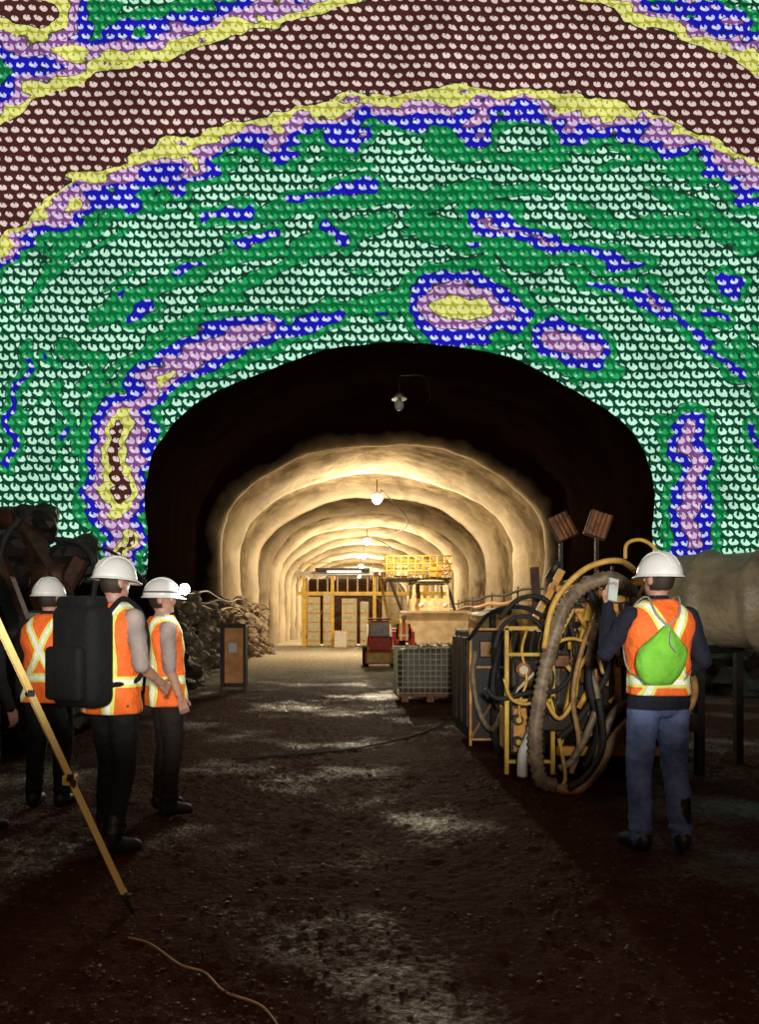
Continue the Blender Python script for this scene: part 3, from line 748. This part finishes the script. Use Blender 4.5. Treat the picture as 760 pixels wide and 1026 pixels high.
mb=MB()
mb.tube([G(128,944,.014),G(150,952,.014),G(180,972,.014),G(205,980,.014),G(225,1000,.014),G(262,1015,.014),G(285,1045,.014)],.005,m_hoseb,6)
mb.done('floor_cable')
# ---------------------------------------------------------------- ventilation duct on cradle
mb=MB(); m_duct=mat('duct_fabric',(.34,.27,.16),.5,0,(.14,.105,.06),ns=2.5,bump=.6,bs=6,bd=.05)
a=Vector((3.2,7.6,1.64)); b=Vector((6.4,3.6,1.64))
n=110; P_=[a.lerp(b,i/n)+Vector((0,0,-.05*math.sin(i/n*math.pi))) for i in range(n+1)]
ax=(b-a).normalized(); u=Vector((0,0,1)); v=ax.cross(u).normalized(); rings=[]
for i,p in enumerate(P_):
    rr=.46*(1+(.08 if i%11 in(0,1) else 0)-.03*abs(math.sin(i/11*math.pi)))
    if i<2: rr*=.86
    rings.append([p+(u*math.cos(2*math.pi*k/40)+v*math.sin(2*math.pi*k/40))*rr*(1+.03*noise.noise(Vector((k*.5,i*.15,0)))) for k in range(40)])
mb.loft(rings,m_duct)
pv=Vector((ax.y,-ax.x,0))
for f in (.12,.5,.88):
    c=a.lerp(b,f)
    for s in (-.4,.4):
        q=c+pv*s; mb.bar((q.x,q.y,0),(q.x,q.y,1.2),.07,m_vdark)
    q0=c-pv*.45;q1=c+pv*.45; mb.bar((q0.x,q0.y,1.16),(q1.x,q1.y,1.16),.08,m_vdark)
mb.done('ventilation_duct')
# ---------------------------------------------------------------- left drilling rig (dark)
mb=MB()
mb.box((-4.3,9.4,1.0),(1.7,3.0,1.1),m_vdark,bev=.1); mb.box((-4.3,9.4,.42),(2.1,3.2,.35),m_vdark,bev=.08)
for x in (-5.1,-3.5):
    mb.box((x,9.4,.36),(.4,3.0,.66),m_rubber,bev=.3,seg=5)
    for y in (8.3,9.0,9.7,10.4): mb.cyl((x-.22,y,.34),(x+.22,y,.34),.22,m_rustd,seg=18)
mb.box((-4.7,9.0,1.95),(.8,1.2,.9),m_vdark,bev=.06)
def beam(p,w,m=m_dark):
    for a_,b_ in zip(p,p[1:]): mb.bar(a_,b_,w,m,w*1.3); mb.cyl(Vector(b_)-Vector((w*.8,0,0)),Vector(b_)+Vector((w*.8,0,0)),w*.75,m)
beam([(-3.7,9.2,1.5),(-3.85,8.6,2.62),(-3.2,8.0,1.9),(-2.95,7.8,1.4)],.20,m_rustd)
beam([(-4.3,8.6,1.3),(-4.0,8.1,2.2),(-3.5,7.7,1.3)],.15,m_vdark)
mb.rock(S(38,525,8.6),.26,m_vdark,3,(1,1,1)); mb.rock(S(75,560,8.4),.28,m_vdark,3,(1,1,1)); mb.rock(S(14,560,8.4),.30,m_vdark,3,(1,1,1))
mb.bar(S(0,560,8),S(30,640,8),.12,m_rustd); mb.bar(S(60,600,8),S(82,560,8),.13,m_rustd)
mb.tube([S(55,540,8.2),S(80,545,8.1),S(95,570,8.0),S(90,620,8.0)],.03,m_rubber); mb.tube([S(20,520,8.2),S(5,540,8.1),S(-5,580,8.0)],.035,m_rubber)
mb.tube([S(75,556,8.2),S(110,552,8.6),S(150,590,9.2),S(170,640,9.2)],.02,m_rubber)
mb.done('drilling_rig')
# ---------------------------------------------------------------- rubble
def pile(name,n,fx,m,rmin,rmax):
    mb=MB()
    for i in range(n):
        x,y,z=fx(); mb.rock((x,y,z),random.uniform(rmin,rmax),m,2)
    mb.done(name)
def fl_():
    y=random.uniform(11.2,17.0); xw=1.22-6-5*(1-(y-12)/5.5 if y>12 else 1); x=min(-3.6,xw+abs(random.gauss(0,.9))+.5); h=max(0,2.2-(x-xw)*.9)
    return x,y,random.uniform(.0,max(.1,h))
pile('rubble_pile',250,fl_,m_rockm,.15,.45)
def fr():
    y=random.uniform(10,17.0); xw=1.22+6+5*(1-(y-12)/5.5 if y>12 else 1); x=max(5.9,xw-abs(random.gauss(0,.9))-.5); h=max(0,2.2-(xw-x)*.9)
    return x,y,random.uniform(.0,max(.1,h))
pile('rubble_pile',200,fr,m_rockm,.15,.45)
def f3():
    y=random.uniform(17.8,36); x=-4.45+abs(random.gauss(0,.33)); return x,y,random.uniform(0,2.4)*(max(0,1-(x+4.45)/1.0))
pile('rubble_pile',420,f3,m_rockt,.10,.28)
def f4():
    y=random.uniform(18,33); x=6.3-abs(random.gauss(0,.35)); return x,y,random.uniform(0,1.7)*(max(0,1-(6.3-x)/1.1))
pile('rubble_pile',170,f4,m_rockt,.14,.36)
mb=MB()
for i in range(4):
    z=1.7+i*.2; mb.tube([(-4.25-.03*i+.06*math.sin(y*1.1+i),y,z+.10*math.sin(y*.9+i*2)) for y in np.linspace(18.2,40,34)],.035,[m_rubber,m_hoseb,m_rubber,m_hoseg][i],6)
mb.done('hanging_hoses')
mb=MB()
for i in range(3):
    z=1.9+i*.35; mb.tube([(6.35,y,z+.05*math.sin(y)) for y in np.linspace(17.8,60,30)],[.14,.08,.05][i],[m_grey,m_hoseb,m_rubber][i],12)
for y in np.arange(18,60,2.5): mb.bar((6.45,y,1.7),(6.45,y,2.8),.06,m_rust)
mb.done('utility_pipes')
# wooden cabinet
mb=MB(); c=S(235,690,15.6); x,y=c.x,c.y
mb.box((x,y,.72),(.50,.45,1.28),m_black,bev=.01)
mb.box((x+.02,y-.235,.74),(.40,.03,1.16),m_wood,bev=.008)
for s in (-1,1): mb.bar((x+s*.24,y-.24,.0),(x+s*.24,y-.24,1.40),.045,m_rustd)
mb.bar((x-.27,y-.25,1.38),(x+.27,y-.25,1.38),.04,m_rustd); mb.cyl((x+.16,y-.26,.75),(x+.16,y-.29,.75),.02,m_grey)
mb.box((x,y-.26,.9),(.16,.01,.20),m_white)
mb.done('tool_cabinet')
# ---------------------------------------------------------------- IBC tote
mb=MB(); c=S(431,706,13.2); x0,y0=c.x,c.y+.5
m_tank=mat('translucent_tank',(.16,.13,.09),.4,0,(.07,.055,.04),ns=2)
mb.box((x0,y0,.55),(1.06,.86,.80),m_tank,bev=.08,seg=3); mb.cyl((x0,y0,.94),(x0,y0,1.0),.11,m_rust)
for s in (-.45,0,.45): mb.box((x0+s,y0,.05),(.12,1.0,.1),m_rust)
mb.box((x0,y0,.12),(1.2,1.0,.04),m_rust)
W_,D_=.59,.49
for z in (.16,.26,.36,.46,.56,.66,.76,.86,.97):
    q=[(x0-W_,y0-D_,z),(x0+W_,y0-D_,z),(x0+W_,y0+D_,z),(x0-W_,y0+D_,z),(x0-W_,y0-D_,z)]
    for a_,b_ in zip(q,q[1:]): mb.cyl(a_,b_,.010,m_cream,seg=6)
for i in range(13):
    x=x0-W_+2*W_*i/12
    for s in (-1,1): mb.cyl((x,y0+s*D_,.14),(x,y0+s*D_,.98),.009,m_cream,seg=6)
for i in range(1,10):
    y=y0-D_+2*D_*i/10
    for s in (-1,1): mb.cyl((x0+s*W_,y,.14),(x0+s*W_,y,.98),.009,m_cream,seg=6)
mb.bar((x0-W_,y0,.985),(x0+W_,y0,.985),.02,m_grey)
for i in range(5): mb.bar((x0-.4+i*.2,y0-.4,1.0),(x0-.35+i*.2,y0+.4,1.02),.05,m_hoseb)
mb.done('ibc_tote')
# ---------------------------------------------------------------- wheel loader with work basket
mb=MB(); X,Y=0,0
mb.box((X,Y+1.2,.85),(2.0,2.6,.6),m_yel,bev=.06); mb.box((X,Y-.35,.85),(2.25,.16,1.05),m_plate,bev=.03); mb.box((X,Y-.42,.34),(2.25,.10,.08),m_grey); mb.box((X,Y-.40,1.38),(2.25,.20,.08),m_plate)
for s in (-1,1):
    mb.bar((X+s*.7,Y-.3,.7),(X+s*.75,Y+1.0,.9),.16,m_ochre)
    for yy_ in (Y+.5,Y+2.0): mb.wheel((X+s*1.0,yy_,.5),.5,.36,m_rubber,m_yel)
mb.box((X,Y+1.6,1.5),(1.3,1.3,.75),m_cream,bev=.05)
for s in (-1,1):
    for yy_ in (Y+.7,Y+2.2): mb.bar((X+s*.62,yy_,1.1),(X+s*.56,yy_,2.35),.08,m_cream)
    mb.bar((X+s*.6,Y+.7,1.8),(X+s*.6,Y+2.2,1.8),.05,m_cream)
mb.tube([(X-.56,Y+.7,2.2),(X-.5,Y+.7,2.4),(X,Y+.7,2.45),(X+.5,Y+.7,2.4),(X+.56,Y+.7,2.2)],.05,m_cream)
mb.box((X,Y+1.45,2.42),(1.3,1.7,.06),m_dark); mb.ball((X-.4,Y-.1,1.6),.09,m_white); mb.ball((X+.4,Y-.1,1.6),.09,m_white)
mb.bar((X-.3,Y+1.8,1.8),(X-.3,Y+2.6,2.6),.14,m_ochre)
bz=2.55; bx0,bx1,by0,by1=X-1.5,X+.75,Y+.9,Y+2.6
mb.box(((bx0+bx1)/2,(by0+by1)/2,bz),(bx1-bx0,by1-by0,.07),m_dark)
for zz in (.28,.52,.78):
    q=[(bx0,by0),(bx1,by0),(bx1,by1),(bx0,by1),(bx0,by0)]
    for a_,b_ in zip(q,q[1:]): mb.cyl((a_[0],a_[1],bz+zz),(b_[0],b_[1],bz+zz),.025,m_yel,seg=8)
for i in range(10):
    x=bx0+(bx1-bx0)*i/9
    for yy_ in (by0,by1): mb.cyl((x,yy_,bz),(x,yy_,bz+.80),.02,m_yel,seg=8)
mb.box((bx0+.5,by0+.5,bz+.3),(.5,.5,.4),m_cream,bev=.03); mb.box((bx1-.5,by0+.6,bz+.25),(.4,.5,.35),m_ochre,bev=.03)
mb.bar((bx0+.1,by0+.1,bz),(X-.9,Y+.5,1.1),.07,m_dark); mb.bar((bx1-.2,by0+.1,bz),(X+.9,Y+.5,1.1),.07,m_dark)
ld=mb.done('wheel_loader'); ld.scale=(1.42,1.42,1.42); ld.location=(4.05,35.0,0)
# small skid steer
mb=MB(); X,Y=1.05,24.5
mb.box((X,Y,.75),(.8,1.5,.5),m_red,bev=.06); mb.box((X,Y+.2,1.2),(.65,.8,.6),m_white,bev=.05)
for s in (-1,1):
    for yy_ in (Y-.45,Y+.5): mb.wheel((X+s*.45,yy_,.34),.34,.20,m_rubber,m_cream)
    mb.bar((X+s*.38,Y+.7,1.35),(X+s*.38,Y-.9,.55),.09,m_yel)
    mb.bar((X+s*.3,Y-.2,1.0),(X+s*.3,Y-.2,1.55),.05,m_yel)
mb.box((X,Y-1.0,.32),(.95,.3,.4),m_yel,bev=.04); mb.box((X,Y+.15,1.56),(.75,.9,.06),m_red,bev=.02)
mb.done('skid_steer_loader')
mb=MB(); X,Y=2.1,31
mb.box((X,Y,.7),(1.3,1.6,.8),m_red,bev=.06); mb.box((X,Y,1.15),(1.1,1.4,.15),m_white,bev=.04)
for s in (-1,1): mb.wheel((X+s*.65,Y,.32),.32,.2,m_rubber,m_cream)
mb.bar((X,Y-.8,.5),(X,Y-1.5,.35),.08,m_dark); mb.bar((X-.3,Y,1.2),(X-.75,Y,3.4),.12,m_yel); mb.bar((X-1.0,Y,3.4),(X-.5,Y,3.4),.06,m_yel)
for s in (-.9,-.6): mb.box((X+s,Y-.05,3.5),(.2,.12,.16),m_white,bev=.02)
mb.done('mobile_light_tower')
# formwork gantry
mb=MB(); Y=44
for x in (-2.6,-.9,1.6,4.6):
    for yy_ in (Y,Y+4): mb.bar((x,yy_,0),(x,yy_,4.3),.20,m_yel)
    mb.bar((x,Y,4.3),(x,Y+4,4.3),.2,m_plate)
for z in (4.4,3.2): mb.bar((-3.0,Y,z),(6.0,Y,z),.22,m_grey if z>4 else m_yel)
mb.box((-.3,Y-.2,4.6),(3.2,1.4,.14),m_dark); mb.box((0,Y+3.8,2.2),(5.0,.1,4.2),m_rustd)
for x in np.arange(-3,6.1,.9): mb.bar((x,Y-.3,4.4),(x,Y-.3,5.0),.05,m_yel)
mb.bar((-3,Y-.3,5.0),(6,Y-.3,5.0),.06,m_yel)
m_pan=mat('formwork_panel',(.70,.64,.42),.6,0,(.50,.46,.30))
for i,(x,w,h) in enumerate(((-2.0,.75,2.9),(-1.2,.5,3.1),(.1,.9,2.8),(1.0,.5,2.6),(2.6,1.1,2.9),(3.8,.9,2.5))):
    mb.box((x,Y-.15,h/2+.1),(w,.1,h),m_pan,bev=.02)
    for z in np.arange(.4,h,.55): mb.box((x,Y-.22,z),(w,.04,.06),m_ochre)
mb.box((-.4,Y-.6,.5),(.8,.6,1.0),m_white,bev=.05); mb.bar((-2.6,Y,0.4),(-.9,Y,3.1),.08,m_rust); mb.bar((1.6,Y,3.1),(4.6,Y,.4),.08,m_rust)
for s in np.arange(-3,6,.6): mb.cyl((s,Y+.3,3.2),(s,Y+.3,4.3),.05,m_plate)
m_tube=mat('fluorescent_tube',(1,1,1),.5,em=(.85,1,.9),es=4,bump=0)
mb.cyl((-1.2,Y-.95,4.45),(.8,Y-.95,4.45),.035,m_tube)
mb.done('formwork_gantry')

# ---------------------------------------------------------------- lights
w=bpy.data.worlds.new('w'); scn.world=w; w.use_nodes=True; w.node_tree.nodes['Background'].inputs[0].default_value=(.02,.015,.012,1); w.node_tree.nodes['Background'].inputs[1].default_value=.2
def area(name,loc,tgt,P,size,col):
    l=bpy.data.lights.new(name,'AREA'); l.energy=P; l.size=size; l.color=col
    o=bpy.data.objects.new(name,l); o.location=loc; o.rotation_euler=(Vector(tgt)-Vector(loc)).to_track_quat('-Z','Y').to_euler(); scn.collection.objects.link(o)
area('added_fill_light',(.6,-2.0,3.6),(0,5,1.3),60,.6,(1,.74,.58))  # added fill lamp behind the camera, brightens crew and rig
def spot(name,loc,tgt,P,ang,bl,col):
    l=bpy.data.lights.new(name,'SPOT'); l.energy=P; l.spot_size=math.radians(ang); l.spot_blend=bl; l.color=col; l.shadow_soft_size=.12
    o=bpy.data.objects.new(name,l); o.location=loc; o.rotation_euler=(Vector(tgt)-Vector(loc)).to_track_quat('-Z','Y').to_euler(); scn.collection.objects.link(o)
spot('map_projector_beam',(.1,-.8,1.75),(.1,5,1.75+5.8*math.tan(math.radians(35))),1200,100,.22,(1,.97,.90))
# ---------------------------------------------------------------- camera
c=bpy.data.cameras.new('camera'); c.sensor_fit='VERTICAL'; c.sensor_height=36; c.lens=F/1026*36
c.shift_x=(380-CX)/1026; c.shift_y=(HY-513)/1026; c.clip_end=300
co=bpy.data.objects.new('camera',c); co.location=(0,0,CH); co.rotation_euler=(math.pi/2,0,0); scn.collection.objects.link(co); scn.camera=co
